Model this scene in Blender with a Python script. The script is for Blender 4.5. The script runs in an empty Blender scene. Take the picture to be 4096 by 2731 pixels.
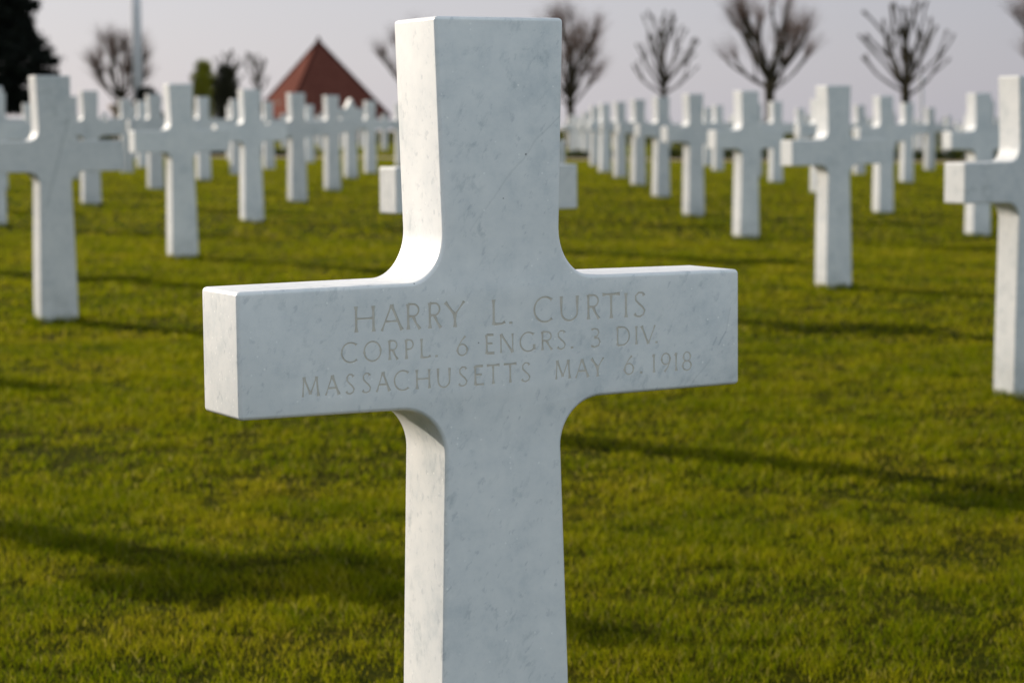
import bpy, bmesh, math, random
import numpy as np
from mathutils import Vector, Matrix

random.seed(7)
rng = np.random.default_rng(11)
S = bpy.context.scene
COL = S.collection

# ---------------------------------------------------------------- camera
PITCH, ROLL, CAMZ = 0.09372, 0.01011, 0.9219
cam_d = bpy.data.cameras.new('camera')
cam_d.sensor_width = 36.0
cam_d.lens = 79.07
cam_d.clip_start = 0.05
cam_d.clip_end = 9000
cam_d.dof.use_dof = True
cam_d.dof.focus_distance = 2.22
cam_d.dof.aperture_fstop = 9.5
cam = bpy.data.objects.new('camera', cam_d)
COL.objects.link(cam)
S.camera = cam
_r = Vector((1, 0, 0)); _u = Vector((0, math.sin(PITCH), math.cos(PITCH))); _f = Vector((0, math.cos(PITCH), -math.sin(PITCH)))
_r2 = _r * math.cos(ROLL) - _u * math.sin(ROLL)
_u2 = _r * math.sin(ROLL) + _u * math.cos(ROLL)
cam.matrix_world = Matrix((
    (_r2.x, _u2.x, -_f.x, 0), (_r2.y, _u2.y, -_f.y, 0), (_r2.z, _u2.z, -_f.z, CAMZ), (0, 0, 0, 1)))

# ---------------------------------------------------------------- sky and sun
SUN_AZ = math.radians(144.5)      # mathematical azimuth of the sun (from +X, counter-clockwise)
SUN_EL = math.radians(22.3)
world = bpy.data.worlds.new('World'); S.world = world; world.use_nodes = True
wn = world.node_tree; wn.nodes.clear()
w_out = wn.nodes.new('ShaderNodeOutputWorld'); w_bg = wn.nodes.new('ShaderNodeBackground')
w_sky = wn.nodes.new('ShaderNodeTexSky'); w_sky.sky_type = 'NISHITA'; w_sky.sun_disc = False
w_sky.sun_elevation = SUN_EL
w_sky.sun_rotation = math.radians(90) - SUN_AZ      # Nishita rotates clockwise from +Y
w_sky.air_density = 1.0; w_sky.dust_density = 1.5; w_sky.ozone_density = 2.0; w_sky.altitude = 100
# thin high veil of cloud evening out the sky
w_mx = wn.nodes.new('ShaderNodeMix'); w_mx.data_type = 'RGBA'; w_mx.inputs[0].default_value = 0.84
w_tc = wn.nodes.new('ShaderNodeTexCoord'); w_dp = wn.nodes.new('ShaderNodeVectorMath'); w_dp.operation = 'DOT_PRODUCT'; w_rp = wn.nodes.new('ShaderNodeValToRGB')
w_dp.inputs[1].default_value = Vector((.42, -.82, .38)).normalized()      # sky brightened out of view behind the camera, added to fill the shaded fronts
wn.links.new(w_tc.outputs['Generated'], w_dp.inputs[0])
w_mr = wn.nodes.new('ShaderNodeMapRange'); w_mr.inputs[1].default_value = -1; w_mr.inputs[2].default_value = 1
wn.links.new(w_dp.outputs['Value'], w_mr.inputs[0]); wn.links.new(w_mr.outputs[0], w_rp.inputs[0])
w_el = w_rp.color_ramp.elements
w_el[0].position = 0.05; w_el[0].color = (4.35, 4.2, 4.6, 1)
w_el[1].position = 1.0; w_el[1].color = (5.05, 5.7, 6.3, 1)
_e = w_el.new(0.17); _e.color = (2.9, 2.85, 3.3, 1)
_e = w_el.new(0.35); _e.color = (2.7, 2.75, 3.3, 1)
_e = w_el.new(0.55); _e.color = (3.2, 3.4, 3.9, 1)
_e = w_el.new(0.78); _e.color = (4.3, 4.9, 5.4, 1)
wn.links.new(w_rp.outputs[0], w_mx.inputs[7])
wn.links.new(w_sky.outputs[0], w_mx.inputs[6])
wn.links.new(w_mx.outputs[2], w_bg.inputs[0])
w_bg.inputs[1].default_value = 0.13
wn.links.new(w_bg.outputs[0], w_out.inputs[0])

sun_d = bpy.data.lights.new('sun', 'SUN'); sun_d.energy = 4.8; sun_d.angle = math.radians(0.8); sun_d.color = (1.0, 0.885, 0.74)
sun = bpy.data.objects.new('sun', sun_d); COL.objects.link(sun)
sd = Vector((math.cos(SUN_AZ) * math.cos(SUN_EL), math.sin(SUN_AZ) * math.cos(SUN_EL), math.sin(SUN_EL)))
sun.rotation_euler = sd.to_track_quat('Z', 'Y').to_euler()

S.render.engine = 'CYCLES'
S.view_settings.view_transform = 'Standard'; S.view_settings.look = 'None'
S.view_settings.exposure = 0.22; S.view_settings.gamma = 1.0

# ---------------------------------------------------------------- helpers
def gz(x, y):
    yc = min(max(y, 0.0), 43.0); xc = min(max(x, -30.0), 30.0)
    return -0.0172 * xc + 0.0155 * yc - 0.000181 * yc * yc

def gz_np(x, y):
    yc = np.clip(y, 0, 43); xc = np.clip(x, -30, 30)
    return -0.0172 * xc + 0.0155 * yc - 0.000181 * yc * yc

def obj(name, mesh, mat=None, parent=None, loc=(0, 0, 0), rz=0.0):
    if isinstance(mesh, bmesh.types.BMesh):
        me = bpy.data.meshes.new(name); mesh.normal_update(); mesh.to_mesh(me); mesh.free(); mesh = me
    if mat is not None and len(mesh.materials) == 0:
        mesh.materials.append(mat)
    o = bpy.data.objects.new(name, mesh); COL.objects.link(o)
    o.location = loc; o.rotation_euler = (0, 0, rz)
    if parent is not None: o.parent = parent
    return o

def tag(o, label, cat=None, group=None, kind=None):
    if label: o['label'] = label
    if cat: o['category'] = cat
    if group: o['group'] = group
    if kind: o['kind'] = kind
    return o

def thing(name, label, cat, loc=(0, 0, 0), rz=0.0, group=None):
    o = bpy.data.objects.new(name, None); COL.objects.link(o)
    o.location = loc; o.rotation_euler = (0, 0, rz)
    return tag(o, label, cat, group)

def add_box(bm, c, s, rz=0.0):
    m = Matrix.Translation(c) @ Matrix.Rotation(rz, 4, 'Z') @ Matrix.Diagonal((s[0], s[1], s[2], 1))
    bmesh.ops.create_cube(bm, size=1.0, matrix=m)

def add_tube(bm, pts, radii, n=7, cap=True):
    rings = []
    prev = None
    for i, p in enumerate(pts):
        p = Vector(p)
        if i == 0: d = Vector(pts[1]) - p
        elif i == len(pts) - 1: d = p - Vector(pts[i - 1])
        else: d = Vector(pts[i + 1]) - Vector(pts[i - 1])
        d.normalize()
        a = prev - d * prev.dot(d) if prev is not None else d.orthogonal()
        if a.length < 1e-5: a = d.orthogonal()
        a.normalize(); prev = a; b = d.cross(a)
        rings.append([bm.verts.new(p + (a * math.cos(2 * math.pi * k / n) + b * math.sin(2 * math.pi * k / n)) * radii[i]) for k in range(n)])
    for r0, r1 in zip(rings, rings[1:]):
        for k in range(n):
            bm.faces.new((r0[k], r0[(k + 1) % n], r1[(k + 1) % n], r1[k]))
    if cap:
        bm.faces.new(list(reversed(rings[0]))); bm.faces.new(rings[-1])

def add_lathe(bm, prof, n=24, c=(0, 0, 0), sq=None):
    rings = [[bm.verts.new((c[0] + r * math.cos(2 * math.pi * (k + .5) / n), c[1] + r * math.sin(2 * math.pi * (k + .5) / n), c[2] + z)) for k in range(n)] for r, z in prof]
    for r0, r1 in zip(rings, rings[1:]):
        for k in range(n): bm.faces.new((r0[k], r0[(k + 1) % n], r1[(k + 1) % n], r1[k]))
    bm.faces.new(list(reversed(rings[0]))); bm.faces.new(rings[-1])

class NT:
    def __init__(self, name):
        self.m = bpy.data.materials.new(name); self.m.use_nodes = True
        self.t = self.m.node_tree; self.t.nodes.clear()
        self.out = self.n('ShaderNodeOutputMaterial'); self.b = self.n('ShaderNodeBsdfPrincipled')
        self.l(self.b.outputs[0], self.out.inputs[0])
    def n(self, k, **kw):
        x = self.t.nodes.new(k)
        for a, v in kw.items(): setattr(x, a, v)
        return x
    def l(self, a, b): self.t.links.new(a, b)
    def noise(self, vec, scale, detail=4, rough=.55, dist=0.0):
        x = self.n('ShaderNodeTexNoise'); x.inputs['Scale'].default_value = scale; x.inputs['Detail'].default_value = detail
        x.inputs['Roughness'].default_value = rough; x.inputs['Distortion'].default_value = dist
        if vec is not None: self.l(vec, x.inputs['Vector'])
        return x.outputs['Fac']
    def ramp(self, fac, stops):
        x = self.n('ShaderNodeValToRGB'); e = x.color_ramp.elements
        while len(e) > 1: e.remove(e[-1])
        e[0].position = stops[0][0]; e[0].color = (*stops[0][1], 1)
        for p, c in stops[1:]:
            q = e.new(p); q.color = (*c, 1)
        self.l(fac, x.inputs[0]); return x.outputs[0]
    def mix(self, fac, a, b, mode='MIX'):
        x = self.n('ShaderNodeMix', data_type='RGBA', blend_type=mode)
        for s, v in ((0, fac), (6, a), (7, b)):
            if isinstance(v, (int, float)): x.inputs[s].default_value = v
            elif isinstance(v, tuple): x.inputs[s].default_value = (*v, 1)
            else: self.l(v, x.inputs[s])
        return x.outputs[2]
    def math(self, op, a, b=None, clamp=False):
        x = self.n('ShaderNodeMath', operation=op); x.use_clamp = clamp
        for s, v in ((0, a), (1, b)):
            if v is None: continue
            if isinstance(v, (int, float)): x.inputs[s].default_value = v
            else: self.l(v, x.inputs[s])
        return x.outputs[0]
    def bump(self, h, strength, dist):
        x = self.n('ShaderNodeBump'); x.inputs['Strength'].default_value = strength; x.inputs['Distance'].default_value = dist
        self.l(h, x.inputs['Height']); self.l(x.outputs[0], self.b.inputs['Normal'])
    def set(self, **kw):
        for k, v in kw.items():
            k = {'base': 'Base Color', 'rough': 'Roughness', 'spec': 'Specular IOR Level', 'metal': 'Metallic'}.get(k, k)
            s = self.b.inputs[k]
            if isinstance(v, tuple): s.default_value = (*v, 1) if len(v) == 3 and s.type == 'RGBA' else v
            elif isinstance(v, (int, float)): s.default_value = v
            else: self.l(v, s)

# ---------------------------------------------------------------- materials
def stroke(t, obj_vec, x1, z1, x2, z2, w, wob):
    """mask of a thin vein running between two points of the stone's face (stone coordinates)"""
    nz = t.n('ShaderNodeTexNoise'); nz.inputs['Scale'].default_value = 28; nz.inputs['Detail'].default_value = 5; t.l(obj_vec, nz.inputs['Vector'])
    q = t.n('ShaderNodeVectorMath', operation='SUBTRACT'); t.l(nz.outputs['Color'], q.inputs[0]); q.inputs[1].default_value = (.5, .5, .5)
    q2 = t.n('ShaderNodeVectorMath', operation='SCALE'); t.l(q.outputs[0], q2.inputs[0]); q2.inputs[3].default_value = wob
    p = t.n('ShaderNodeVectorMath', operation='ADD'); t.l(obj_vec, p.inputs[0]); t.l(q2.outputs[0], p.inputs[1])
    p2 = t.n('ShaderNodeVectorMath', operation='MULTIPLY'); t.l(p.outputs[0], p2.inputs[0]); p2.inputs[1].default_value = (1, 0, 1)
    a = t.n('ShaderNodeVectorMath', operation='SUBTRACT'); t.l(p2.outputs[0], a.inputs[0]); a.inputs[1].default_value = (x1, 0, z1)
    d = (x2 - x1, 0, z2 - z1); L2 = max(1e-9, d[0] ** 2 + d[2] ** 2)
    dt = t.n('ShaderNodeVectorMath', operation='DOT_PRODUCT'); t.l(a.outputs[0], dt.inputs[0]); dt.inputs[1].default_value = d
    u = t.math('DIVIDE', dt.outputs['Value'], L2, True)
    s_ = t.n('ShaderNodeVectorMath', operation='SCALE'); s_.inputs[0].default_value = d; t.l(u, s_.inputs[3])
    r = t.n('ShaderNodeVectorMath', operation='DISTANCE'); t.l(a.outputs[0], r.inputs[0]); t.l(s_.outputs[0], r.inputs[1])
    return t.ramp(t.math('DIVIDE', r.outputs['Value'], w * 4), [(.0, (1, 1, 1)), (.10, (.8, .8, .8)), (.25, (0, 0, 0))])

def marble(name, near, marks=()):
    t = NT(name)
    tc = t.n('ShaderNodeTexCoord'); oi = t.n('ShaderNodeObjectInfo')
    off = t.n('ShaderNodeVectorMath', operation='ADD'); sc = t.n('ShaderNodeVectorMath', operation='SCALE')
    cx = t.n('ShaderNodeCombineXYZ')
    for i in range(3): t.l(oi.outputs['Random'], cx.inputs[i])
    t.l(cx.outputs[0], sc.inputs[0]); sc.inputs[3].default_value = 0.0 if near else 37.0
    t.l(tc.outputs['Object'], off.inputs[0]); t.l(sc.outputs[0], off.inputs[1])
    V = off.outputs[0]
    # diagonal veins: stretched, rotated coordinates
    r0 = t.n('ShaderNodeVectorRotate', rotation_type='Y_AXIS'); r0.inputs['Angle'].default_value = math.radians(-33); t.l(V, r0.inputs['Vector'])
    mp = t.n('ShaderNodeMapping'); mp.inputs['Scale'].default_value = (1.0, 1.0, 0.55)
    t.l(r0.outputs[0], mp.inputs['Vector']); VD = mp.outputs[0]
    cloud = t.noise(V, 7, 5, .6)
    mott = t.noise(V, 34, 5, .7)
    cloud = t.math('ADD', t.math('MULTIPLY', cloud, .5), t.math('MULTIPLY', mott, .5))
    base = t.ramp(cloud, [(.36, (.66, .69, .70)), (.48, (.79, .80, .795)), (.60, (.86, .86, .845))])
    streak = t.noise(VD, 58, 6, .68, .3)
    smask = t.ramp(streak, [(.0, (0, 0, 0)), (.55, (0, 0, 0)), (.70, (1, 1, 1))])
    patch = t.ramp(t.noise(V, 9, 2, .5), [(.42, (0, 0, 0)), (.62, (1, 1, 1))])
    k = t.math('MULTIPLY', smask, patch)
    base = t.mix(t.math('MULTIPLY', k, .62), base, (.40, .45, .47))
    # small blue-grey flecks
    fl = t.ramp(t.noise(VD, 120, 3, .6), [(.60, (0, 0, 0)), (.70, (1, 1, 1))])
    base = t.mix(t.math('MULTIPLY', fl, .32), base, (.34, .38, .42))
    # thin vein lines
    wv = t.noise(VD, 3.2, 6, .62, .8)
    lin = t.math('ABSOLUTE', t.math('SUBTRACT', wv, .5))
    vein = t.ramp(lin, [(.0, (1, 1, 1)), (.010, (0, 0, 0))])
    vm = t.ramp(t.noise(V, 4.2, 2, .5), [(.48, (0, 0, 0)), (.62, (1, 1, 1))])
    base = t.mix(t.math('MULTIPLY', t.math('MULTIPLY', vein, vm), 0.0 if near else .42), base, (.40, .43, .42))
    for (x1, z1, x2, z2, w, k_, wob, col) in marks:
        base = t.mix(t.math('MULTIPLY', stroke(t, tc.outputs['Object'], x1, z1, x2, z2, w, wob), k_), base, col)
    # sun glints of fine crystals, painted into the colour as white flecks
    vg = t.n('ShaderNodeTexVoronoi'); vg.inputs['Scale'].default_value = 150; t.l(V, vg.inputs['Vector'])
    gl = t.ramp(vg.outputs['Distance'], [(.0, (1, 1, 1)), (.13, (1, 1, 1)), (.20, (0, 0, 0))])
    sg = t.n('ShaderNodeSeparateColor'); t.l(vg.outputs['Color'], sg.inputs[0])
    gl = t.math('MULTIPLY', gl, t.math('GREATER_THAN', sg.outputs[0], .90))
    base = t.mix(t.math('MULTIPLY', gl, .8), base, (.97, .97, .95))
    # rare dark pits
    vo = t.n('ShaderNodeTexVoronoi'); vo.inputs['Scale'].default_value = 15; t.l(V, vo.inputs['Vector'])
    pit = t.ramp(vo.outputs['Distance'], [(.0, (1, 1, 1)), (.022, (1, 1, 1)), (.034, (0, 0, 0))])
    base = t.mix(t.math('MULTIPLY', pit, 0.0 if near else .75), base, (.12, .12, .12))
    # grime creeping up from the turf
    sp = t.n('ShaderNodeSeparateXYZ'); t.l(tc.outputs['Object'], sp.inputs[0])
    g = t.math('SUBTRACT', .17, sp.outputs[2]); g = t.math('MULTIPLY', g, 5.0, True)
    g = t.math('MULTIPLY', g, t.ramp(t.noise(V, 16, 5, .65), [(.38, (0, 0, 0)), (.62, (1, 1, 1))]))
    base = t.mix(t.math('MULTIPLY', g, .55), base, (.30, .32, .29))
    tone = t.math('ADD', t.math('MULTIPLY', oi.outputs['Random'], .18 if not near else 0.0), .71 if not near else 1.0)
    base = t.mix(1.0, base, tone, 'MULTIPLY')
    t.set(base=base, rough=.38 if near else .55, spec=.5 if near else .35)
    # crystalline sparkle: tiny facets
    cry = t.noise(V, 1400 if near else 500, 1, .5)
    t.bump(cry, .10 if near else .05, .001)
    t.b.subsurface_method = 'BURLEY'
    t.set(**{'Subsurface Weight': .12, 'Subsurface Scale': .012})
    t.b.inputs['Subsurface Radius'].default_value = (1, .85, .65)
    return t.m

_g = (.40, .43, .43); _d = (.10, .10, .10); _b = (.34, .38, .42)
M_NEAR = marble('near_marble', True, [
    (.0679, .9017, .0465, .8829, .0012, .28, .006, _g), (.0465, .8829, -.003, .8283, .0016, .20, .010, _g), (-.003, .8283, -.0369, .7871, .0014, .16, .010, _g),
    (.0275, .8627, .0277, .8629, .0014, .9, .0, _d), (.0011, .8189, .0013, .8190, .0010, .8, .0, _d), (-.0288, .6746, -.0286, .6746, .0010, .9, .0, _d), (-.0991, .7370, -.0990, .7370, .0009, .9, .0, _d),
    (.2683, .6696, .2600, .6560, .0014, .45, .008, _b), (.2570, .6640, .2530, .6560, .0013, .40, .008, _b), (.2491, .6412, .2284, .6183, .0014, .25, .010, _g), (.2750, .6960, .2683, .6696, .0013, .22, .010, _g)])
M_VEIN = marble('veined_marble', False, [(.062, .835, .0, .62, .0045, .55, .012, (.33, .37, .37)), (.0, .62, -.045, .47, .0045, .50, .012, (.33, .37, .37))])
M_FAR = marble('far_marble', False)

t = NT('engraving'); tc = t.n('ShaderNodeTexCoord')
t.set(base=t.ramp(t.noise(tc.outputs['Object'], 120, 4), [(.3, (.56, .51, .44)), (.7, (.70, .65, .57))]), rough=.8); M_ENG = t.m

def leafy(name, stops, scale, rough=.6, trans=.25):
    t = NT(name); ge = t.n('ShaderNodeNewGeometry'); tc = t.n('ShaderNodeTexCoord')
    a = t.ramp(ge.outputs['Random Per Island'], stops)
    t.set(base=a, rough=rough, spec=.25)
    tr = t.n('ShaderNodeBsdfTranslucent'); t.l(a, tr.inputs[0])
    mx = t.n('ShaderNodeMixShader'); mx.inputs[0].default_value = trans
    t.l(t.b.outputs[0], mx.inputs[1]); t.l(tr.outputs[0], mx.inputs[2]); t.l(mx.outputs[0], t.out.inputs[0])
    return t.m

# grass blades: hue changes in patches over the lawn and from blade to blade
t = NT('grass_blades'); ge = t.n('ShaderNodeNewGeometry'); tc = t.n('ShaderNodeTexCoord')
pn = t.ramp(t.noise(tc.outputs['Object'], 2.6, 7, .72), [(.34, (.080, .125, .002)), (.45, (.165, .20, .003)), (.56, (.28, .27, .006)), (.70, (.40, .31, .022))])
rb = t.ramp(ge.outputs['Random Per Island'], [(.0, (.030, .070, .001)), (.35, (.14, .185, .002)), (.7, (.30, .28, .007)), (.88, (.38, .30, .02)), (.97, (.50, .38, .13)), (1.0, (.55, .42, .2))])
gc = t.mix(.40, pn, rb)
t.set(base=gc, rough=.75, spec=.0)
tr = t.n('ShaderNodeBsdfTranslucent'); t.l(gc, tr.inputs[0]); mx = t.n('ShaderNodeMixShader'); mx.inputs[0].default_value = .5
t.l(t.b.outputs[0], mx.inputs[1]); t.l(tr.outputs[0], mx.inputs[2]); t.l(mx.outputs[0], t.out.inputs[0])
M_GRASS = t.m

t = NT('turf_ground'); tc = t.n('ShaderNodeTexCoord')
nf = t.noise(tc.outputs['Object'], 60, 6, .7)
gb = t.ramp(nf, [(.3, (.018, .024, .001)), (.5, (.045, .048, .002)), (.7, (.09, .075, .005))])
gp = t.ramp(t.noise(tc.outputs['Object'], .9, 4, .6), [(.35, (.75, .85, .8)), (.65, (1.15, 1.05, 1.0))])
t.set(base=t.mix(1.0, gb, gp, 'MULTIPLY'), rough=.95, spec=.02); t.bump(nf, .8, .03); M_TURF = t.m

t = NT('gravel'); tc = t.n('ShaderNodeTexCoord')
nf = t.noise(tc.outputs['Object'], 30, 6, .7)
t.set(base=t.ramp(nf, [(.3, (.26, .19, .14)), (.7, (.44, .34, .27))]), rough=.95); t.bump(nf, .6, .02); M_GRAVEL = t.m

t = NT('bark'); tc = t.n('ShaderNodeTexCoord')
nf = t.noise(tc.outputs['Object'], 9, 6, .7)
t.set(base=t.ramp(nf, [(.3, (.022, .018, .010)), (.55, (.055, .045, .028)), (.75, (.105, .09, .055))]), rough=.95, spec=.1); t.bump(nf, .8, .03); M_BARK = t.m
t = NT('twig'); tc = t.n('ShaderNodeTexCoord')
t.set(base=t.ramp(t.noise(tc.outputs['Object'], 5, 3), [(.3, (.15, .10, .08)), (.7, (.24, .17, .14))]), rough=.9, spec=.1); M_TWIG = t.m
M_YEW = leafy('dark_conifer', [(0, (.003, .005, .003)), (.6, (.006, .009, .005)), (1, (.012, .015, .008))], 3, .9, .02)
M_TOPI = leafy('clipped_green', [(0, (.12, .13, .008)), (.6, (.28, .28, .016)), (1, (.40, .37, .03))], 3, .7, .2)
M_CYP = leafy('dark_column', [(0, (.016, .017, .008)), (.6, (.035, .034, .014)), (1, (.065, .058, .026))], 3, .8, .06)
M_HEDGE = leafy('box_hedge_leaves', [(0, (.020, .032, .007)), (.6, (.040, .055, .010)), (1, (.07, .085, .015))], 3, .7, .15)

t = NT('roof_tile'); tc = t.n('ShaderNodeTexCoord')
br = t.n('ShaderNodeTexBrick'); br.inputs['Scale'].default_value = 20; br.inputs['Mortar Size'].default_value = .012
br.inputs['Color1'].default_value = (.20, .075, .053, 1); br.inputs['Color2'].default_value = (.15, .050, .036, 1); br.inputs['Mortar'].default_value = (.06, .02, .016, 1)
t.l(tc.outputs['UV'], br.inputs['Vector'])
c = t.mix(t.math('MULTIPLY', t.noise(tc.outputs['Object'], 1.3, 4), .7), br.outputs[0], (.08, .024, .018))
t.set(base=c, rough=.95, spec=.03); M_TILE = t.m
t = NT('pale_stone'); tc = t.n('ShaderNodeTexCoord')
t.set(base=t.ramp(t.noise(tc.outputs['Object'], 4, 5), [(.3, (.40, .31, .25)), (.7, (.54, .43, .35))]), rough=.9); M_STONE = t.m
t = NT('painted_pole'); tc = t.n('ShaderNodeTexCoord')
t.set(base=t.ramp(t.noise(tc.outputs['Object'], 3, 3), [(.3, (.72, .71, .74)), (.7, (.80, .79, .82))]), rough=.45); M_POLE = t.m
t = NT('door_wood'); t.set(base=(.09, .05, .03), rough=.7); M_DOOR = t.m
t = NT('window_glass'); t.set(base=(.03, .035, .04), rough=.1); M_GLASS = t.m

# ---------------------------------------------------------------- setting
def grid_sheet(xs, ys, f):
    bm = bmesh.new()
    vs = [[bm.verts.new((x, y, f(x, y))) for x in xs] for y in ys]
    for a, b in zip(vs, vs[1:]):
        for k in range(len(xs) - 1): bm.faces.new((a[k], a[k + 1], b[k + 1], b[k]))
    for fc in bm.faces: fc.smooth = True
    return bm
xs = [-3500, -1200, -400, -150, -80, -50] + list(np.linspace(-30, 30, 61)) + [50, 80, 150, 400, 1200, 3500]
ys = [-600, -150, -50, -20, -8] + list(np.linspace(0, 43, 44)) + [44, 46, 50, 60, 80, 120, 200, 400, 900, 2000, 5000]
tag(obj('ground', grid_sheet(xs, ys, gz), M_TURF), 'mown lawn running to the horizon', None, None, 'structure')
px = [-60] + list(np.linspace(-30, 30, 21)) + [60]
tag(obj('path', grid_sheet(px, [44.6, 45.5, 46.6], lambda x, y: gz(x, y) + .012), M_GRAVEL), 'tan gravel path behind the lawn', None, None, 'structure')

# ---------------------------------------------------------------- cross headstone
T = 0.096          # thickness of the stone
def cross_outline(seg=12):
    h = []
    h.append((.0731, 1.0)); h.append((.0667, .787))
    for i in range(1, seg + 1):                    # upper fillet (inside corner)
        a = math.pi / 2 * i / seg
        h.append((.0667 + .038 * (1 - math.cos(a)), .787 - .049 * math.sin(a)))
    h.append((.2870, .7367)); h.append((.2870, .6130))
    cxx, czz = .1150, .6117
    h.append((cxx, czz))
    for i in range(1, seg + 1):                    # lower fillet
        a = math.pi / 2 * i / seg
        h.append((.0667 + .0483 * (1 - math.sin(a)), .6117 - .049 * (1 - math.cos(a))))
    h.append((.0735, .32)); h.append((.0815, -.06))
    left = [(-x, z) for x, z in reversed(h)]
    return h + left

def extrude(outline, t, bevel=.0035, seg=3):
    bm = bmesh.new()
    f = [bm.verts.new((x, 0, z)) for x, z in outline]
    b = [bm.verts.new((x, t, z)) for x, z in outline]
    n = len(f)
    bm.faces.new(f); bm.faces.new(list(reversed(b)))
    for i in range(n):
        j = (i + 1) % n
        bm.faces.new((f[j], f[i], b[i], b[j]))
    bmesh.ops.recalc_face_normals(bm, faces=bm.faces)
    if bevel:
        bm.edges.ensure_lookup_table()
        es = []
        for e in bm.edges:
            ang = e.calc_face_angle(0)
            if ang > math.radians(40) and min(v.co.z for v in e.verts) > -.05 or (ang > math.radians(40) and abs(e.verts[0].co.z - e.verts[1].co.z) > .1):
                es.append(e)
        bmesh.ops.bevel(bm, geom=es, offset=bevel, segments=seg, profile=.5, affect='EDGES', clamp_overlap=True)
    return bm

def smooth(me, ang=12):
    for p in me.polygons: p.use_smooth = True
    me.set_sharp_from_angle(angle=math.radians(ang))

# ---------------------------------------------------------------- lettering
def arc(cx, cy, rx, ry, a0, a1, n=14):
    return [(cx + rx * math.cos(math.radians(a0 + (a1 - a0) * i / n)), cy + ry * math.sin(math.radians(a0 + (a1 - a0) * i / n))) for i in range(n + 1)]
# strokes in a unit box (0..1 wide, 0..1 high); second item = weight (1 thick, .6 thin)
G = {
 'H': [([(.06, 0), (.06, 1)], 1), ([(.94, 0), (.94, 1)], 1), ([(.06, .52), (.94, .52)], .7)],
 'A': [([(0, 0), (.5, 1)], .65), ([(.5, 1), (1, 0)], 1.05), ([(.2, .36), (.8, .36)], .6)],
 'R': [([(.12, 0), (.12, 1)], 1), ([(.12, .98)] + arc(.5, .745, .42, .235, 90, -90) + [(.12, .51)], .75), ([(.5, .5), (.75, .2), (1, 0)], .8)],
 'P': [([(.15, 0), (.15, 1)], 1), ([(.15, .98)] + arc(.5, .74, .45, .24, 90, -90) + [(.15, .5)], .75)],
 'Y': [([(0, 1), (.5, .48)], .95), ([(1, 1), (.5, .48)], .7), ([(.5, .5), (.5, 0)], 1)],
 'L': [([(.12, 0), (.12, 1)], 1), ([(.1, .02), (.75, .02), (1, .09)], .8)],
 'C': [(arc(.58, .5, .55, .5, 48, 312, 26), .85)],
 'G': [(arc(.56, .5, .53, .5, 48, 318, 26), .85), ([(.94, .36), (.94, .08)], .9)],
 'O': [(arc(.5, .5, .47, .5, 0, 190, 20), .85), (arc(.5, .5, .47, .5, 180, 370, 20), .85)],
 'U': [([(.06, 1), (.06, .36)] + arc(.5, .36, .44, .36, 180, 360, 16) + [(.94, .36), (.94, 1)], .85)],
 'T': [([(0, .98), (1, .98)], .9), ([(.5, 0), (.5, 1)], 1)],
 'I': [([(.5, 0), (.5, 1)], 1)],
 'S': [([(.88, .86), (.72, .98), (.42, .99), (.15, .86), (.16, .68), (.42, .54), (.7, .42), (.93, .25), (.82, .08), (.5, 0), (.2, .03), (.04, .14)], .8)],
 'E': [([(.1, 0), (.1, 1)], 1), ([(.1, .98), (.9, .98)], .75), ([(.1, .53), (.78, .53)], .65), ([(.1, .02), (1, .02)], .8)],
 'N': [([(.06, 0), (.06, 1)], .7), ([(.06, 1), (.94, 0)], 1.0), ([(.94, 0), (.94, 1)], .7)],
 'M': [([(.05, 0), (.12, 1)], .7), ([(.12, 1), (.5, .12)], 1.0), ([(.5, .12), (.88, 1)], .7), ([(.88, 1), (.97, 0)], 1.0)],
 'D': [([(.1, 0), (.1, 1)], .95), ([(.1, .99), (.4, .99)] + arc(.42, .5, .52, .49, 80, -80) + [(.4, .01), (.1, .01)], .8)],
 'V': [([(0, 1), (.5, 0)], 1.0), ([(1, 1), (.5, 0)], .65)],
 '6': [([(.8, 1), (.45, .78), (.15, .48), (.06, .28)], .7), (arc(.5, .29, .44, .29, 0, 190, 16), .8), (arc(.5, .29, .44, .29, 180, 370, 16), .8)],
 '9': [([(.35, 0), (.7, .25), (.9, .5), (.95, .72)], .7), (arc(.5, .70, .45, .30, 0, 190, 16), .8), (arc(.5, .70, .45, .30, 180, 370, 16), .8)],
 '8': [(arc(.5, .75, .38, .25, 0, 190, 16), .75), (arc(.5, .75, .38, .25, 180, 370, 16), .75), (arc(.5, .26, .47, .26, 0, 190, 16), .8), (arc(.5, .26, .47, .26, 180, 370, 16), .8)],
 '3': [([(.08, .93), (.35, 1), (.72, .95), (.85, .78), (.72, .6), (.38, .53)], .75), ([(.38, .53), (.8, .47), (.97, .27), (.8, .07), (.4, 0), (.03, .08)], .8)],
 '1': [([(.5, 0), (.5, 1)], 1), ([(.5, .99), (.05, .86)], .6)],
 '.': [([(.5, 0), (.5, 1)], 2.2)],
}
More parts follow.
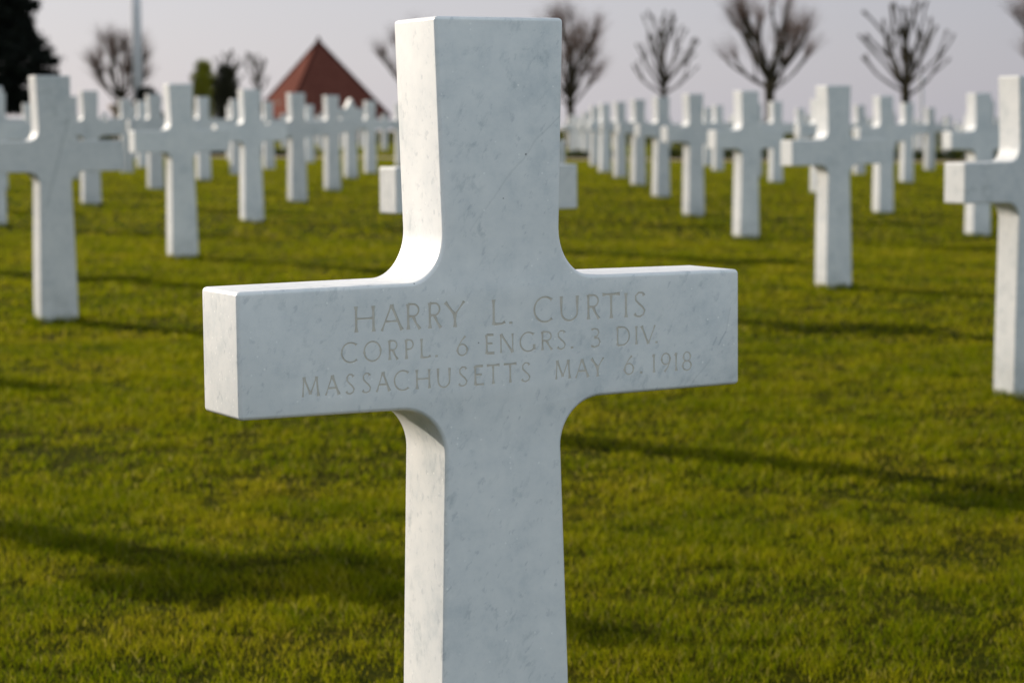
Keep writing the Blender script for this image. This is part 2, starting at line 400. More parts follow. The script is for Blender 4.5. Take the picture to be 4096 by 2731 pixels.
LINES = [
 (.6918, .0254, .00135, [('H', -.1644, -.1433), ('A', -.1358, -.1138), ('R', -.1085, -.0939), ('R', -.0845, -.0709), ('Y', -.0656, -.0442), ('L', -.0128, .0018), ('.', .0073, .0097),
   ('C', .0352, .0576), ('U', .0663, .0877), ('R', .0979, .1125), ('T', .1164, .1376), ('I', .143, .1469), ('S', .1547, .1687)]),
 (.6628, .0192, .00108, [('C', -.1797, -.1621), ('O', -.1555, -.1366), ('R', -.1287, -.1189), ('P', -.1107, -.1014), ('L', -.0938, -.0826), ('.', -.077, -.0749), ('6', -.0533, -.041),
   ('E', -.0204, -.0107), ('N', -.004, .0113), ('G', .0186, .0364), ('R', .0436, .0561), ('S', .0621, .0724), ('.', .0787, .0809), ('3', .1021, .1136), ('D', .1329, .1497), ('I', .1555, .1595), ('V', .1638, .1804), ('.', .1814, .1832)]),
 (.6320, .0193, .00108, [('M', -.2218, -.204), ('A', -.1967, -.1826), ('S', -.1754, -.1661), ('S', -.1578, -.1483), ('A', -.1422, -.1283), ('C', -.1232, -.1066), ('H', -.099, -.0834), ('U', -.0754, -.0609),
   ('S', -.0518, -.0417), ('E', -.0338, -.0229), ('T', -.0196, -.005), ('T', -.0001, .0146), ('S', .0201, .0305), ('M', .0599, .0774), ('A', .0841, .0989), ('Y', .1028, .1176), ('6', .1421, .1543), ('.', .1619, .1642),
   ('1', .177, .1809), ('9', .1879, .1994), ('1', .2047, .2083), ('8', .2144, .2257)]),
]
DEPTH = .0014
def stroke_pts(path, hw, x0, x1, zb, h):
    """path in metres, resampled with half widths that flare at the ends"""
    P = [(x0 + (x1 - x0) * u, zb + h * v) for u, v in path]
    Q = []
    for (ax, az), (bx, bz) in zip(P, P[1:]):
        n = max(1, int(math.hypot(bx - ax, bz - az) / .0045)) if len(P) == 2 else 1
        for i in range(n): Q.append((ax + (bx - ax) * i / n, az + (bz - az) * i / n))
    Q.append(P[-1])
    L = [0]
    for a, b in zip(Q, Q[1:]): L.append(L[-1] + math.hypot(b[0] - a[0], b[1] - a[1]))
    W = []
    for l in L:
        e = min(l, L[-1] - l)
        W.append(hw * (1 + .75 * max(0, 1 - e / .0022)))
    return Q, W
def wedge(bm, Q, W, ytop, ybot, kt, kb):
    rings = []
    for i, (x, z) in enumerate(Q):
        if i == 0: d = (Q[1][0] - x, Q[1][1] - z)
        elif i == len(Q) - 1: d = (x - Q[i - 1][0], z - Q[i - 1][1])
        else: d = (Q[i + 1][0] - Q[i - 1][0], Q[i + 1][1] - Q[i - 1][1])
        l = math.hypot(*d); nx, nz = -d[1] / l, d[0] / l
        w = W[i]
        rings.append([bm.verts.new((x + nx * w * kt, ytop, z + nz * w * kt)), bm.verts.new((x - nx * w * kt, ytop, z - nz * w * kt)),
                      bm.verts.new((x - nx * w * kb, ybot, z - nz * w * kb)), bm.verts.new((x + nx * w * kb, ybot, z + nz * w * kb))])
    for a, b in zip(rings, rings[1:]):
        for k in range(4): bm.faces.new((a[k], a[(k + 1) % 4], b[(k + 1) % 4], b[k]))
    bm.faces.new(list(reversed(rings[0]))); bm.faces.new(rings[-1])

POS = (-.0084, 2.2678); YAW = .4940
bm = extrude(cross_outline(16), T, .0048, 5)
blank = bpy.data.meshes.new('marble_cross'); bm.to_mesh(blank); bm.free(); blank.materials.append(M_NEAR); blank.materials.append(M_ENG)
main = obj('marble_cross', blank, None, None, (POS[0], POS[1], gz(*POS)), YAW)
cut = bmesh.new(); ins = []
for zb, h, hw, letters in LINES:
    hw *= 1.12
    li = bmesh.new()
    for ch, x0, x1 in letters:
        hh = .0022 if ch == '.' else h
        for path, wt in G[ch]:
            k = wt if ch != '.' else .85
            Q, W = stroke_pts(path, hw * k, x0, x1, zb, hh)
            jit = random.uniform(-.00006, .00006)
            wedge(cut, Q, W, -.001 + jit, DEPTH + jit, 1.15, .55)
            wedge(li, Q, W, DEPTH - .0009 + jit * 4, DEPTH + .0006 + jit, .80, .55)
    bmesh.ops.recalc_face_normals(li, faces=li.faces); ins.append(li)
bmesh.ops.recalc_face_normals(cut, faces=cut.faces)
cm = bpy.data.meshes.new('cutter'); cut.to_mesh(cm); cut.free(); cm.materials.append(M_NEAR); cm.materials.append(M_ENG)
co = bpy.data.objects.new('cutter', cm); COL.objects.link(co); co.matrix_world = Matrix.Translation(main.location) @ Matrix.Rotation(YAW, 4, 'Z')
md = main.modifiers.new('b', 'BOOLEAN'); md.operation = 'DIFFERENCE'; md.solver = 'EXACT'; md.use_self = True; md.object = co
bpy.context.view_layer.update()
dg = bpy.context.evaluated_depsgraph_get()
carved = bpy.data.meshes.new_from_object(main.evaluated_get(dg), preserve_all_data_layers=True, depsgraph=dg)
main.modifiers.clear(); main.data = carved; carved.name = 'marble_cross'
bpy.data.objects.remove(co); bpy.data.meshes.remove(cm); bpy.data.meshes.remove(blank)
smooth(carved, 12)
tag(main, 'large white marble cross in sharp focus, its arms engraved with three lines of lettering', 'grave marker', 'marble crosses on the lawn')
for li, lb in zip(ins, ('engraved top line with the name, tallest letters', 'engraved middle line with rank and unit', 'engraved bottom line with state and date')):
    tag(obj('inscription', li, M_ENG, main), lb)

# shared mesh of the other crosses
bm = extrude(cross_outline(8), T, .004, 2)
CM = bpy.data.meshes.new('marble_cross_plain'); bm.to_mesh(CM); bm.free(); CM.materials.append(M_FAR); smooth(CM, 15)
BY = .5328
ORD = ['first', 'second', 'third', 'fourth', 'fifth', 'sixth', 'seventh', 'eighth', 'ninth', 'tenth', 'eleventh', 'twelfth', 'thirteenth']
COLN = {-1: 'column just left of the engraved cross', 1: 'column just right of the engraved cross', -2: 'second column left of the engraved cross', 2: 'second column right of the engraved cross',
        -3: 'third column left of the engraved cross', 3: 'third column right of the engraved cross', -4: 'fourth column left of the engraved cross', 4: 'fourth column right of the engraved cross',
        -5: 'fifth column left of the engraved cross', 5: 'fifth column right of the engraved cross', -6: 'sixth column left of the engraved cross', 6: 'sixth column right of the engraved cross',
        0: 'column hidden behind the engraved cross'}
# surveyed positions (x, y) by (column, row)
KNOWN = {(-1, 2): (-1.841, 9.137), (-1, 3): (-1.868, 12.907), (-1, 4): (-1.927, 16.934), (-1, 5): (-1.924, 20.559), (-1, 6): (-1.842, 23.6), (-1, 7): (-1.976, 28.252), (-1, 8): (-1.933, 31.5),
 (1, 1): (1.625, 6.971), (1, 2): (1.622, 11.102), (1, 3): (1.621, 15.248), (1, 4): (1.519, 18.359), (1, 5): (1.514, 22.283), (1, 6): (1.503, 26.028), (1, 7): (1.493, 30.168), (1, 8): (1.415, 33.2), (1, 9): (1.449, 37.821),
 (2, 3): (3.291, 15.709), (2, 4): (3.187, 19.09), (2, 5): (3.295, 23.885), (2, 6): (3.288, 27.7), (2, 8): (3.227, 34.762), (3, 6): (4.972, 28.128), (3, 7): (5.098, 32.772),
 (-2, 4): (-3.686, 16.129), (-2, 5): (-3.657, 19.727), (-2, 6): (-3.702, 23.638), (-2, 7): (-3.642, 26.916), (-2, 8): (-3.627, 30.057), (-2, 9): (-3.579, 33.661), (-2, 11): (-3.655, 41.265), (-3, 9): (-5.504, 33.935),
 (0, 1): (-.059, 6.128), (-1, 1): (-1.85, 5.20)}
def lattice(i, j): return (1.72 * i - .02 * abs(i), 2.27 + .80 * i + 3.87 * j)
cells = {}
for i in range(-8, 9):
    rows = []
    for j in range(-3, 12):
        x, y = KNOWN.get((i, j), lattice(i, j))
        if y < 2.5 or y > 42.6: continue
        half = .2276 * y
        lo, hi = -half - 2.3, half + .5
        if not (lo < x < hi): continue
        if i == 0 and j == 0: continue
        rows.append((y, x, j))
    rows.sort()
    cells[i] = rows
for i, rows in cells.items():
    vis = [r for r in rows if abs(r[1]) < .2276 * r[0] + .35]
    for k, (y, x, j) in enumerate(rows):
        tilt = random.uniform(-.006, .006)
        if (y, x, j) in vis:
            n = vis.index((y, x, j))
            nm = ORD[n] + ' seen from the front'
        else:
            nm = 'beyond the frame edge, ' + ORD[k]
        if (i, j) == (-1, 7):
            continue
        lb = 'white cross, %s, %s' % (nm, COLN.get(i, 'outermost columns'))
        if (i, j) == (-1, 2): lb = 'white cross at the left edge with a grey vein slanting down its face'
        if (i, j) == (1, 1): lb = 'white marble cross cut off by the right edge of the photo'
        if (i, j) == (0, 1): lb = 'white cross almost hidden behind the engraved cross, arm ends sticking out'
        if (i, j) == (1, 2): lb = 'white cross right of the engraved one, biggest seen whole on that side'
        o = obj('marble_cross', CM, None, None, (x, y, gz(x, y)), BY + random.uniform(-.02, .02))
        o.rotation_euler[1] = tilt
        if (i, j) == (-1, 2):
            o.data = CM.copy(); o.data.materials.clear(); o.data.materials.append(M_VEIN)
        tag(o, lb, 'grave marker', 'marble crosses on the lawn')

# the one Star of David marker in the column left of the engraved cross
def star_outline():
    cz, R = .76, .245; pts = []
    out = []
    for k in range(12):
        a = math.radians(90 - 30 * k); r = R if k % 2 == 0 else R / math.sqrt(3)
        out.append((r * math.cos(a), cz + r * math.sin(a)))
    # clockwise from the top; open the bottom point into the shaft
    right = out[0:6]; left = out[7:12]
    pts = right + [(.062, cz - R * .66), (.066, cz - R * .85), (.074, .3), (.0815, -.06), (-.0815, -.06), (-.074, .3), (-.066, cz - R * .85), (-.062, cz - R * .66)] + left
    return pts
bm = extrude(star_outline(), T, .004, 2)
sx, sy = KNOWN[(-1, 7)]
so = obj('star_headstone', bm, M_FAR, None, (sx, sy, gz(sx, sy)), BY)
smooth(so.data, 15)
tag(so, 'white headstone topped by a six-pointed star, before the red roof', 'grave marker')

# crosses of the plot beyond the gravel path
fy = 49.0; r = 0; nf_ = 0
for j in range(0, 9):
    for i in range(-16, 17):
        x = 1.72 * i + .3 * (j % 3); y = 50.0 + 3.87 * j + .12 * (i % 8)
        if abs(x) > .2276 * y + .6: continue
        if x < -2.0 and (j < 2 or x < -13): continue
        if any(abs(x - tx) < .9 and abs(y - ty) < 1.6 for tx, ty in ((2.0, 74), (5.4, 78), (7.6, 66), (11.6, 66), (-14.6, 84), (-11.3, 92), (-10, 90), (-8.2, 62), (-7.6, 60), (-9.5, 58), (-10.1, 61), (-4, 80), (12.4, 68))): continue
        if x < -6.5 and y > 100: continue
        if x > 2.0 and x < 7.5 and j < 1: continue
        o = obj('marble_cross', CM, None, None, (x, y, gz(x, y)), BY + random.uniform(-.02, .02))
        tag(o, 'tiny blurred white cross in the far plot beyond the gravel path', 'grave marker', 'crosses in the far plot beyond the path')
        nf_ += 1

# ---------------------------------------------------------------- lawn blades (one object: nobody could count it)
def vnoise(x, y, s, seed):
    r = np.random.default_rng(seed).random((256, 256))
    u = x / s; v = y / s; iu = np.floor(u).astype(int); iv = np.floor(v).astype(int)
    fu = u - iu; fv = v - iv; fu = fu * fu * (3 - 2 * fu); fv = fv * fv * (3 - 2 * fv)
    g = lambda a, b: r[a % 256, b % 256]
    return (g(iu, iv) * (1 - fu) + g(iu + 1, iv) * fu) * (1 - fv) + (g(iu, iv + 1) * (1 - fu) + g(iu + 1, iv + 1) * fu) * fv
def band(y0, y1, dens, width, hmin, hmax, marg, lean=(.1, .95)):
    hw = .2276 * y1 + marg
    n = int((y1 - y0) * 2 * hw * dens)
    y = rng.uniform(y0, y1, n); x = rng.uniform(-hw, hw, n)
    k = np.abs(x) < .2276 * y + marg
    x, y = x[k], y[k]
    c = vnoise(x + 50, y + 50, .045, 1) * .45 + vnoise(x + 50, y + 50, .13, 2) * .35 + vnoise(x + 50, y + 50, .5, 3) * .2
    c = np.clip((c - .5) * 1.9 + .5, 0, 1)
    k = rng.random(len(x)) < .18 + 1.3 * c
    return x[k], y[k], c[k], width, hmin, hmax, lean
def tufts():
    # longer uncut blades hugging the foot of every stone near the camera
    X = []; Y = []
    for o in COL.objects:
        if o.get('category') == 'grave marker' and 1 < o.location.y < 30 and abs(o.location.x) < .2276 * o.location.y + .4:
            n = 420
            u = rng.uniform(-.105, .105, n); side = rng.integers(0, 4, n)
            lx = np.where(side < 2, u, np.where(side == 2, -.090, .090) + rng.normal(0, .010, n))
            ly = np.where(side == 0, -.012, np.where(side == 1, T + .012, rng.uniform(-.02, T + .02, n))) + rng.normal(0, .008, n)
            a = o.rotation_euler[2]
            X.append(o.location.x + lx * math.cos(a) - ly * math.sin(a)); Y.append(o.location.y + lx * math.sin(a) + ly * math.cos(a))
    x = np.concatenate(X); y = np.concatenate(Y)
    return x, y, rng.random(len(x)), .004, .016, .042, (.1, .8)
bands = [tufts(), band(2.9, 5.2, 21000, .0017, .005, .027, .5, (.25, 1.5)), band(5.2, 8.5, 9500, .0028, .005, .027, .5, (.3, 1.7)), band(8.5, 15, 3000, .0060, .005, .025, .6, (.6, 2.2)), band(15, 44.6, 520, .015, .007, .019, .6, (1.1, 2.4)), band(46.7, 90, 60, .04, .01, .03, 2, (.9, 3.0))]
VV = []; FF4 = []; FF3 = []; base = 0
for x, y, c, width, h0, h1, lean in bands:
    n = len(x)
    z = gz_np(x, y)
    h = (h0 + (h1 - h0) * (.25 * rng.random(n) + .75 * c)) * rng.uniform(.75, 1.2, n)
    tall = rng.random(n) < .015; h[tall] *= 1.45
    a = rng.uniform(0, 2 * math.pi, n); w = width * rng.uniform(.7, 1.3, n) * .5
    la = rng.uniform(0, 2 * math.pi, n)
    # blades leaned away from the sun, shaped so the farther lawn looks brighter
    share = {.004: 0.0, .0017: .15, .0028: .45}.get(width, .85)
    mown = rng.random(n) < share
    la = np.where(mown, SUN_AZ + math.pi + rng.normal(0, .6, n), la); a = np.where(mown, la + math.pi / 2, a)
    ln = h * rng.uniform(lean[0], lean[1], n)
    wx, wy = np.cos(a) * w, np.sin(a) * w
    lx, ly = np.cos(la) * ln, np.sin(la) * ln
    v = np.empty((n, 5, 3))
    v[:, 0] = np.stack([x - wx, y - wy, z - .004], 1); v[:, 1] = np.stack([x + wx, y + wy, z - .004], 1)
    v[:, 2] = np.stack([x + wx * .85 + lx * .38, y + wy * .85 + ly * .38, z + h * .58], 1)
    v[:, 3] = np.stack([x - wx * .85 + lx * .38, y - wy * .85 + ly * .38, z + h * .58], 1)
    v[:, 4] = np.stack([x + lx, y + ly, z + h * .95], 1)
    VV.append(v.reshape(-1, 3))
    i0 = base + np.arange(n) * 5
    FF4.append(np.stack([i0, i0 + 1, i0 + 2, i0 + 3], 1)); FF3.append(np.stack([i0 + 3, i0 + 2, i0 + 4], 1))
    base += n * 5
VV = np.concatenate(VV); F4 = np.concatenate(FF4); F3 = np.concatenate(FF3)
def np_mesh(name, verts, quads, tris):
    me = bpy.data.meshes.new(name)
    me.vertices.add(len(verts)); me.vertices.foreach_set('co', verts.astype(np.float32).ravel())
    nq, nt = len(quads), len(tris)
    me.loops.add(nq * 4 + nt * 3); me.loops.foreach_set('vertex_index', np.concatenate([quads.ravel(), tris.ravel()]).astype(np.int32))
    me.polygons.add(nq + nt)
    me.polygons.foreach_set('loop_start', np.concatenate([np.arange(nq) * 4, nq * 4 + np.arange(nt) * 3]).astype(np.int32))
    me.update(calc_edges=True); me.validate()
    return me
tag(obj('grass', np_mesh('grass', VV, F4, F3), M_GRASS), 'short mown olive green grass of the cemetery lawn', 'grass', None, 'stuff')
print('blades', len(F3), 'far crosses', nf_)

# ---------------------------------------------------------------- things placed by direction and distance
def at(px_, py_, Y):
    """point at depth Y seen in direction of photo pixel (4096 px wide)"""
    f = 8997.0; u = px_ - 2048; w = 1365.5 - py_
    d = _f + _r2 * (u / f) + _u2 * (w / f)
    return Vector((0, 0, CAMZ)) + d * (Y / d.y)

def leaf_cloud(centres, n, size, mat_name='l'):
    """many small leaf quads scattered in ellipsoids: centres = [(c, (rx,ry,rz), weight)]"""
    tot = sum(w for _, _, w in centres); V = []
    for c, r, w in centres:
        k = int(n * w / tot)
        d = rng.normal(size=(k, 3)); d /= np.linalg.norm(d, axis=1)[:, None]
        rad = rng.random(k) ** .30
        p = np.array(c) + d * rad[:, None] * np.array(r) * (1 + .12 * rng.normal(size=(k, 1)))
        V.append(p)
    P = np.concatenate(V); k = len(P)
    a = rng.normal(size=(k, 3)); a /= np.linalg.norm(a, axis=1)[:, None]
    b = np.cross(a, rng.normal(size=(k, 3))); b /= np.linalg.norm(b, axis=1)[:, None]
    s = size * rng.uniform(.6, 1.3, (k, 1))
    v = np.stack([P - a * s, P - b * s * .45, P + a * s, P + b * s * .45], 1).reshape(-1, 3)
    q = np.arange(k * 4).reshape(-1, 4)
    return np_mesh('foliage', v, q, np.zeros((0, 3), int))

def pollard(px_, fork_y, top_y, wid, Y, label, seed, twigs, group='pollarded bare trees behind the crosses', nl=11, fat=1.0, lean=0.0):
    """knobbly pollarded tree: trunk, limbs (part of the crown) and optional fan of fine twigs"""
    R = random.Random(seed)
    p = at(px_, fork_y, Y); top = at(px_, top_y, Y); W = wid * Y / 8997.0 / 2
    gx, gyy = p.x, p.y; g0 = gz(gx, gyy); fh = p.z - g0; H = top.z - g0
    root = thing('pollarded_tree', label, 'tree', (gx, gyy, g0), R.uniform(0, .3), group)
    bm = bmesh.new(); r0 = .12 * fat
    add_tube(bm, [(0, 0, -.1), (0, 0, .25), (.02, 0, fh * .6), (lean, 0, fh * .9), (lean, 0, fh + .12)], [r0 * 1.5, r0 * 1.1, r0, r0 * 1.05, r0 * .95], 9)
    obj('trunk', bm, M_BARK, root)
    bm = bmesh.new(); tips = []
    def grow(p, d, L, r, depth):
        n = 4; pts = [p]; rad = [r]; q = Vector(p); dd = Vector(d).normalized()
        for i in range(n):
            dd = (dd + Vector((R.uniform(-.16, .16), R.uniform(-.16, .16), R.uniform(.0, .16)))).normalized()
            q = q + dd * (L / n); pts.append(q.copy()); rad.append(r * (1 - .10 * (i + 1)) * R.uniform(.92, 1.12))
        if depth == 0:
            rad[-1] = r * .75 + .017; rad[-2] = r * .65                  # knobbly fist of an old pollard cut
            pts.append(q + dd * .05); rad.append(r * .3)
        add_tube(bm, pts, rad, 6)
        if depth == 0:
            tips.append((q.copy(), dd.copy())); return
        for k in range(R.choice((2, 3, 3))):
            ax = Vector((R.uniform(-1, 1), R.uniform(-1, 1), R.uniform(-.35, .6)))
            nd = (dd * 1.15 + ax * .60).normalized()
            if nd.z < -.05: nd.z = abs(nd.z) * .5
            grow(q - dd * .02, nd, L * R.uniform(.55, .85), r * .66, depth - 1)
        if R.random() < .7:
            grow(pts[2], (dd + Vector((R.uniform(-1, 1), R.uniform(-1, 1), .2)) * .8).normalized(), L * .7, r * .5, 0)
    ch = H - fh
    # limbs spring from the fork and fill an upright oval: end points spread over its lower, middle and upper shell
    cz = fh + ch * .36
    for k in range(nl):
        a = 2.39996 * k + R.uniform(-.3, .3)
        t_ = (k + .5) / nl                                             # 0 low .. 1 top
        el = -.42 + 1.62 * t_ ** 1.15
        e = Vector((W * math.cos(el) * math.cos(a), W * math.cos(el) * math.sin(a), ch * (.58 if el > 0 else .50) * math.sin(el)))
        end = Vector((lean, 0, cz)) + e
        z = fh - (.22 if t_ < .3 else 0) * min(1, fh) + R.uniform(-.08, .08)
        st = Vector((lean + math.cos(a) * .03, math.sin(a) * .03, z))
        v = end - st
        grow(st, v, v.length * .50 * R.uniform(.92, 1.05), .056 * fat * R.uniform(.8, 1.15), 1)
    q = Vector((lean, 0, fh)); grow(q, Vector((.05, 0, 1)), ch * .45, .082 * fat, 1)
    obj('crown', bm, M_BARK, root)
    if twigs:
        bm = bmesh.new()
        for q, d in tips:
            for k in range(twigs):
                dd = (d * .6 + Vector((q.x, q.y, 0)).normalized() * .25 + Vector((R.gauss(0, .45), R.gauss(0, .45), R.uniform(.2, 1.1)))).normalized()
                L = R.uniform(.35, .95)
                m = q + dd * L * .5 + Vector((0, 0, .03)); e = q + dd * L + Vector((0, 0, .10))
                add_tube(bm, [q - dd * .02, m, e], [.0062, .0048, .0022], 3, False)
        obj('twigs', bm, M_TWIG, root)
    return root

pollard(2281, 395, -10, 350, 74, 'bare pollard hazy with fine twigs, just right of the engraved cross', 3, 34)
pollard(2656, 352, -35, 390, 78, 'twigless knobbly pollard standing second right of the engraved cross, its top inside the frame', 5, 0, fat=.8)
pollard(3078, 330, -70, 480, 66, 'thick dark fuzzy pollard cut off by the frame top, between two twigless ones', 8, 30, fat=1.15, nl=10)
pollard(3622, 345, -90, 560, 66, 'pruned dark pollard with wide bare limbs reaching past the upper edge', 22, 0, fat=1.05, nl=12)
pollard(4190, 330, -90, 400, 70, 'twiggy pollard half cut off by the right edge', 31, 26)
pollard(1650, 400, 90, 330, 84, 'bare pollard half hidden by the left side of the engraved cross', 12, 30, fat=.6)
pollard(478, 400, 110, 290, 84, 'slim bare pollard with fine twigs left of the flagpole', 15, 44, fat=.8)
pollard(925, 330, 165, 170, 92, 'small bare pollard rising behind the dark green column shrub', 17, 0, fat=.8, nl=7)
pollard(1035, 345, 165, 130, 90, 'small bare pollard just left of the red roof', 19, 0, fat=.75, nl=7)

# dark conifer at the left edge
def conifer():
    Y = 66.0; b = at(-95, 520, Y); g0 = gz(b.x, b.y); k = Y / 8997.0
    root = thing('conifer', 'huge almost black conifer filling the upper left corner', 'tree', (b.x, b.y, g0))
    bm = bmesh.new(); add_tube(bm, [(0, 0, -.1), (0, 0, 2), (0, 0, 6.5)], [.3, .24, .05], 9); obj('trunk', bm, M_BARK, root)
    zz = lambda py_: at(-95, py_, Y).z - g0
    C = []
    R = random.Random(2)
    tiers = [(430, 225), (380, 235), (330, 270), (285, 318), (240, 328), (200, 300), (165, 268), (130, 240), (95, 228), (60, 235), (20, 255), (-30, 235), (-90, 200), (-160, 150), (-230, 90), (-290, 40)]
    for py_, rad in tiers:
        r = rad * k * 1.12; z = zz(py_)
        for i in range(13):
            a = 2 * math.pi * i / 13 + R.uniform(-.2, .2); rr = r * R.uniform(.86, 1.0)
            C.append(((math.cos(a) * rr * .62, math.sin(a) * rr * .62, z + .06), (rr * .36, rr * .36, .17), 1))
            C.append(((math.cos(a) * rr * .86, math.sin(a) * rr * .86, z - .08), (.22, .22, .12), .6))
        C.append(((0, 0, z), (r * .6, r * .6, .25), 2.5))
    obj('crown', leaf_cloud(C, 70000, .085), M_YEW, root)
conifer()

def shrub(name, label, cat, x0, x1, ytop, ybot, Y, mat, n, size, prof):
    c = at((x0 + x1) / 2, ybot, Y); g0 = gz(c.x, c.y); k = Y / 8997.0; W = (x1 - x0) / 2 * k
    root = thing(name, label, cat, (c.x, c.y, g0))
    zt = at((x0 + x1) / 2, ytop, Y).z - g0
    bm = bmesh.new(); add_tube(bm, [(0, 0, -.05), (0, 0, zt * .5), (.02, 0, zt * .8)], [.07, .05, .02], 7); obj('trunk', bm, M_BARK, root)
    C = []
    m = len(prof)
    for i, pr in enumerate(prof):
        z = zt * (i + .5) / m
        for q in range(5):
            a = 2 * math.pi * q / 5 + i
            C.append(((math.cos(a) * W * pr * .45, math.sin(a) * W * pr * .45, z), (W * pr * .58, W * pr * .58, zt / m * .75), pr))
    obj('crown', leaf_cloud(C, n, size), mat, root)
shrub('clipped_shrub', 'round-topped bright olive green shrub beside the dark column', 'shrub', 772, 868, 250, 560, 62, M_TOPI, 12000, .035, [.35, .5, .8, 1.1, 1.3, 1.35, 1.15, .75])
shrub('columnar_shrub', 'dark brownish green columnar conifer between the round shrub and a small pollard', 'shrub', 855, 960, 268, 560, 60, M_CYP, 13000, .035, [.75, .8, .9, 1, 1.1, 1.1, .75])
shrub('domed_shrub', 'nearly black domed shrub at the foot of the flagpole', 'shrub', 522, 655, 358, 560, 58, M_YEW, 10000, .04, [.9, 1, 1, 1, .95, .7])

# low hedges behind the path
def hedge(x0, x1, y, h, label, seed):
    xm = (x0 + x1) / 2; g0 = gz(xm, y)
    L = x1 - x0; n = max(3, int(L / .35)); C = []
    for i in range(n):
        x = x0 - xm + L * (i + .5) / n
        C.append(((x, 0, gz(xm + x, y) - g0 + h * .5), (.26, .26, h * .55), 1))
    o = obj('hedge', leaf_cloud(C, int(L * 1500), .03), M_HEDGE, None, (xm, y, g0))
    tag(o, label, 'hedge', 'low hedges along the far path')
hedge(1.2, 2.3, 47.2, .17, 'short piece of low hedge just right of the engraved cross', 1)
hedge(3.0, 7.0, 47.2, .26, 'low dark hedge under the arms of the middle right crosses', 2)
hedge(7.6, 11.5, 47.3, .24, 'low dark hedge near the right edge along the path', 3)
hedge(-12.0, -7.4, 47.3, .55, 'taller dark hedge at the left behind the crosses', 4)
hedge(-6.6, -4.1, 47.2, .16, 'low dark hedge in front of the red-roofed hut', 5)

# flagpole
p = at(556, 500, 61); g0 = gz(p.x, p.y)
fp = thing('flagpole', 'tall pale grey flagpole running out of the top of the photo', 'flagpole', (p.x, p.y, g0))
bm = bmesh.new(); add_lathe(bm, [(.36, -.05), (.36, .12), (.30, .16), (.20, .20), (.17, .5)], 20); obj('base', bm, M_STONE, fp)
bm = bmesh.new(); add_lathe(bm, [(.140, .2), (.132, 4), (.11, 9), (.08, 13)], 20)
for f in bm.faces: f.smooth = True
obj('pole', bm, M_POLE, fp)
bm = bmesh.new(); add_lathe(bm, [(.05, 13), (.12, 13.06), (.15, 13.16), (.12, 13.26), (.03, 13.31)], 16); obj('finial', bm, M_POLE, fp)

# thin pole far right
p = at(3686, 520, 68); g0 = gz(p.x, p.y)
lp = thing('thin_post', 'thin faint grey post between the crosses under the pruned tree at right', 'post', (p.x, p.y, g0))
bm = bmesh.new(); add_lathe(bm, [(.075, -.05), (.06, .2), (.045, 2.1)], 12); obj('shaft', bm, M_POLE, lp)
bm = bmesh.new(); add_lathe(bm, [(.03, 2.1), (.085, 2.13), (.085, 2.22), (.02, 2.27)], 12); obj('cap', bm, M_POLE, lp)

# stone urn on a plinth in front of the slim pollard
p = at(492, 500, 57); g0 = gz(p.x, p.y); k = 57 / 8997.0
zt = at(492, 418, 57).z - g0
ur = thing('stone_planter', 'pinkish stone bowl planter on a plinth left of the flagpole', 'planter', (p.x, p.y, g0))
bm = bmesh.new(); add_box(bm, (0, 0, .1), (.62, .62, .3)); add_box(bm, (0, 0, (zt - .28) / 2 + .15), (.44, .44, zt - .50)); obj('plinth', bm, M_STONE, ur)
bm = bmesh.new(); add_lathe(bm, [(.16, zt - .28), (.24, zt - .24), (.34, zt - .12), (.37, zt - .03), (.37, zt)], 24); obj('bowl', bm, M_STONE, ur)

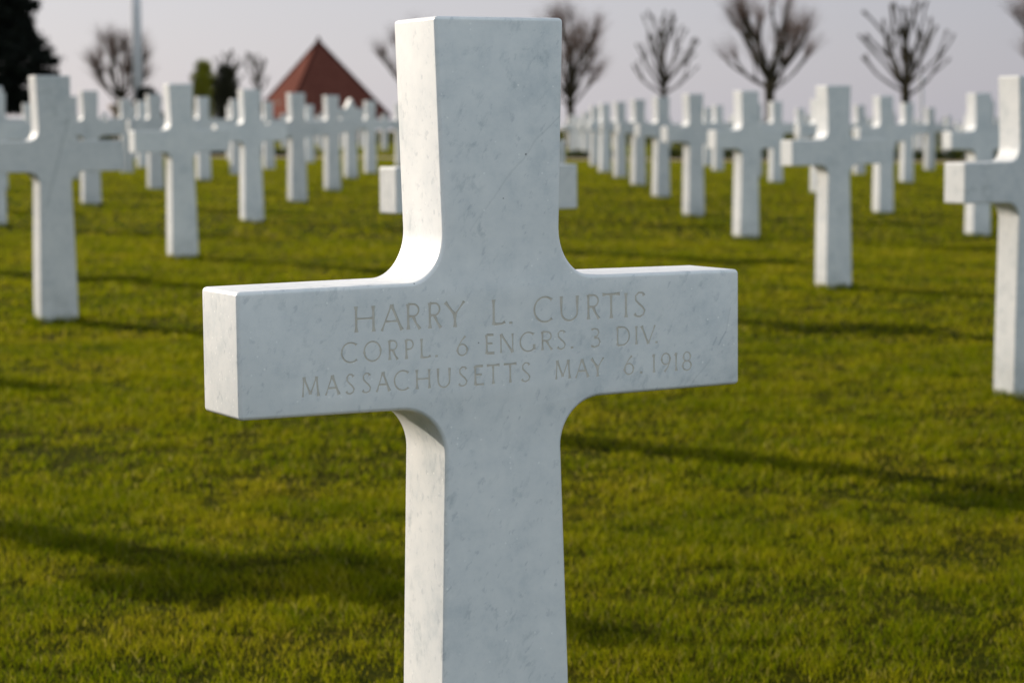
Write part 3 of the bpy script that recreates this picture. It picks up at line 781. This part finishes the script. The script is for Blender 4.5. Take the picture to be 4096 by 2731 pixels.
# hut with a steep pyramid roof of red tiles
def hut():
    Y = 110.0; k = Y / 8997.0
    ap = at(1274, 165, Y); e = at(1274, 468, Y); g0 = gz(ap.x, ap.y)
    R = 3.72; phi = math.radians(-20)
    root = thing('red_roofed_hut', 'small hut under a steep red-tiled pyramid roof, far behind the crosses', 'hut', (ap.x, ap.y, g0))
    ze = e.z - g0; za = ap.z - g0
    cor = [(R * math.cos(phi + math.pi / 2 * i), R * math.sin(phi + math.pi / 2 * i)) for i in range(4)]
    bm = bmesh.new(); uv = bm.loops.layers.uv.new('UVMap')
    top = bm.verts.new((0, 0, za)); cs = [bm.verts.new((x, y, ze)) for x, y in cor]; cu = [bm.verts.new((x, y, ze - .12)) for x, y in cor]
    for i in range(4):
        j = (i + 1) % 4
        f = bm.faces.new((cs[i], cs[j], top))
        for l, q in zip(f.loops, ((0, 0), (1, 0), (.5, .9))): l[uv].uv = q
        bm.faces.new((cu[i], cu[j], cs[j], cs[i]))
    bm.faces.new(list(reversed(cu)))
    roof = obj('roof', bm, M_TILE, root)
    bm = bmesh.new()
    for x, y in cor: add_tube(bm, [(x, y, ze + .02), (0, 0, za + .02)], [.06, .06], 8)
    add_lathe(bm, [(.12, za - .04), (.10, za + .1), (.03, za + .22)], 12)
    obj('ridge_tiles', bm, M_TILE, roof)
    s = R * math.sqrt(2) * .80
    rzz = phi + math.pi / 4
    bm = bmesh.new(); add_box(bm, (0, 0, (ze - .12) / 2 - .05), (s, s, ze - .02), rzz); wall = obj('wall', bm, M_STONE, root)
    # door on the front-left wall, window on the front-right wall
    for ang, nm in ((rzz + math.pi, 'door'), (rzz - math.pi / 2, 'window')):
        n = Vector((math.cos(ang), math.sin(ang), 0))
        bm = bmesh.new()
        if nm == 'door':
            add_box(bm, n * (s / 2 + .02) + Vector((0, 0, .95)), (.07, 1.0, 1.9), ang); d = obj('door', bm, M_DOOR, root)
            bm = bmesh.new(); add_box(bm, n * (s / 2 + .08) + Vector((-n.y, n.x, 0)) * .36 + Vector((0, 0, 1.0)), (.05, .04, .14), ang); obj('handle', bm, M_POLE, d)
        else:
            add_box(bm, n * (s / 2 + .01) + Vector((0, 0, 1.3)), (.05, .9, .8), ang); w = obj('window', bm, M_GLASS, root)
            bm = bmesh.new()
            t_ = Vector((-n.y, n.x, 0))
            for q in (-.48, 0, .48): add_box(bm, n * (s / 2 + .05) + t_ * q + Vector((0, 0, 1.3)), (.06, .06, .92), ang)
            for q in (.87, 1.73): add_box(bm, n * (s / 2 + .052) + Vector((0, 0, q)), (.06, .90, .06), ang)
            obj('frame', bm, M_STONE, w)
hut()
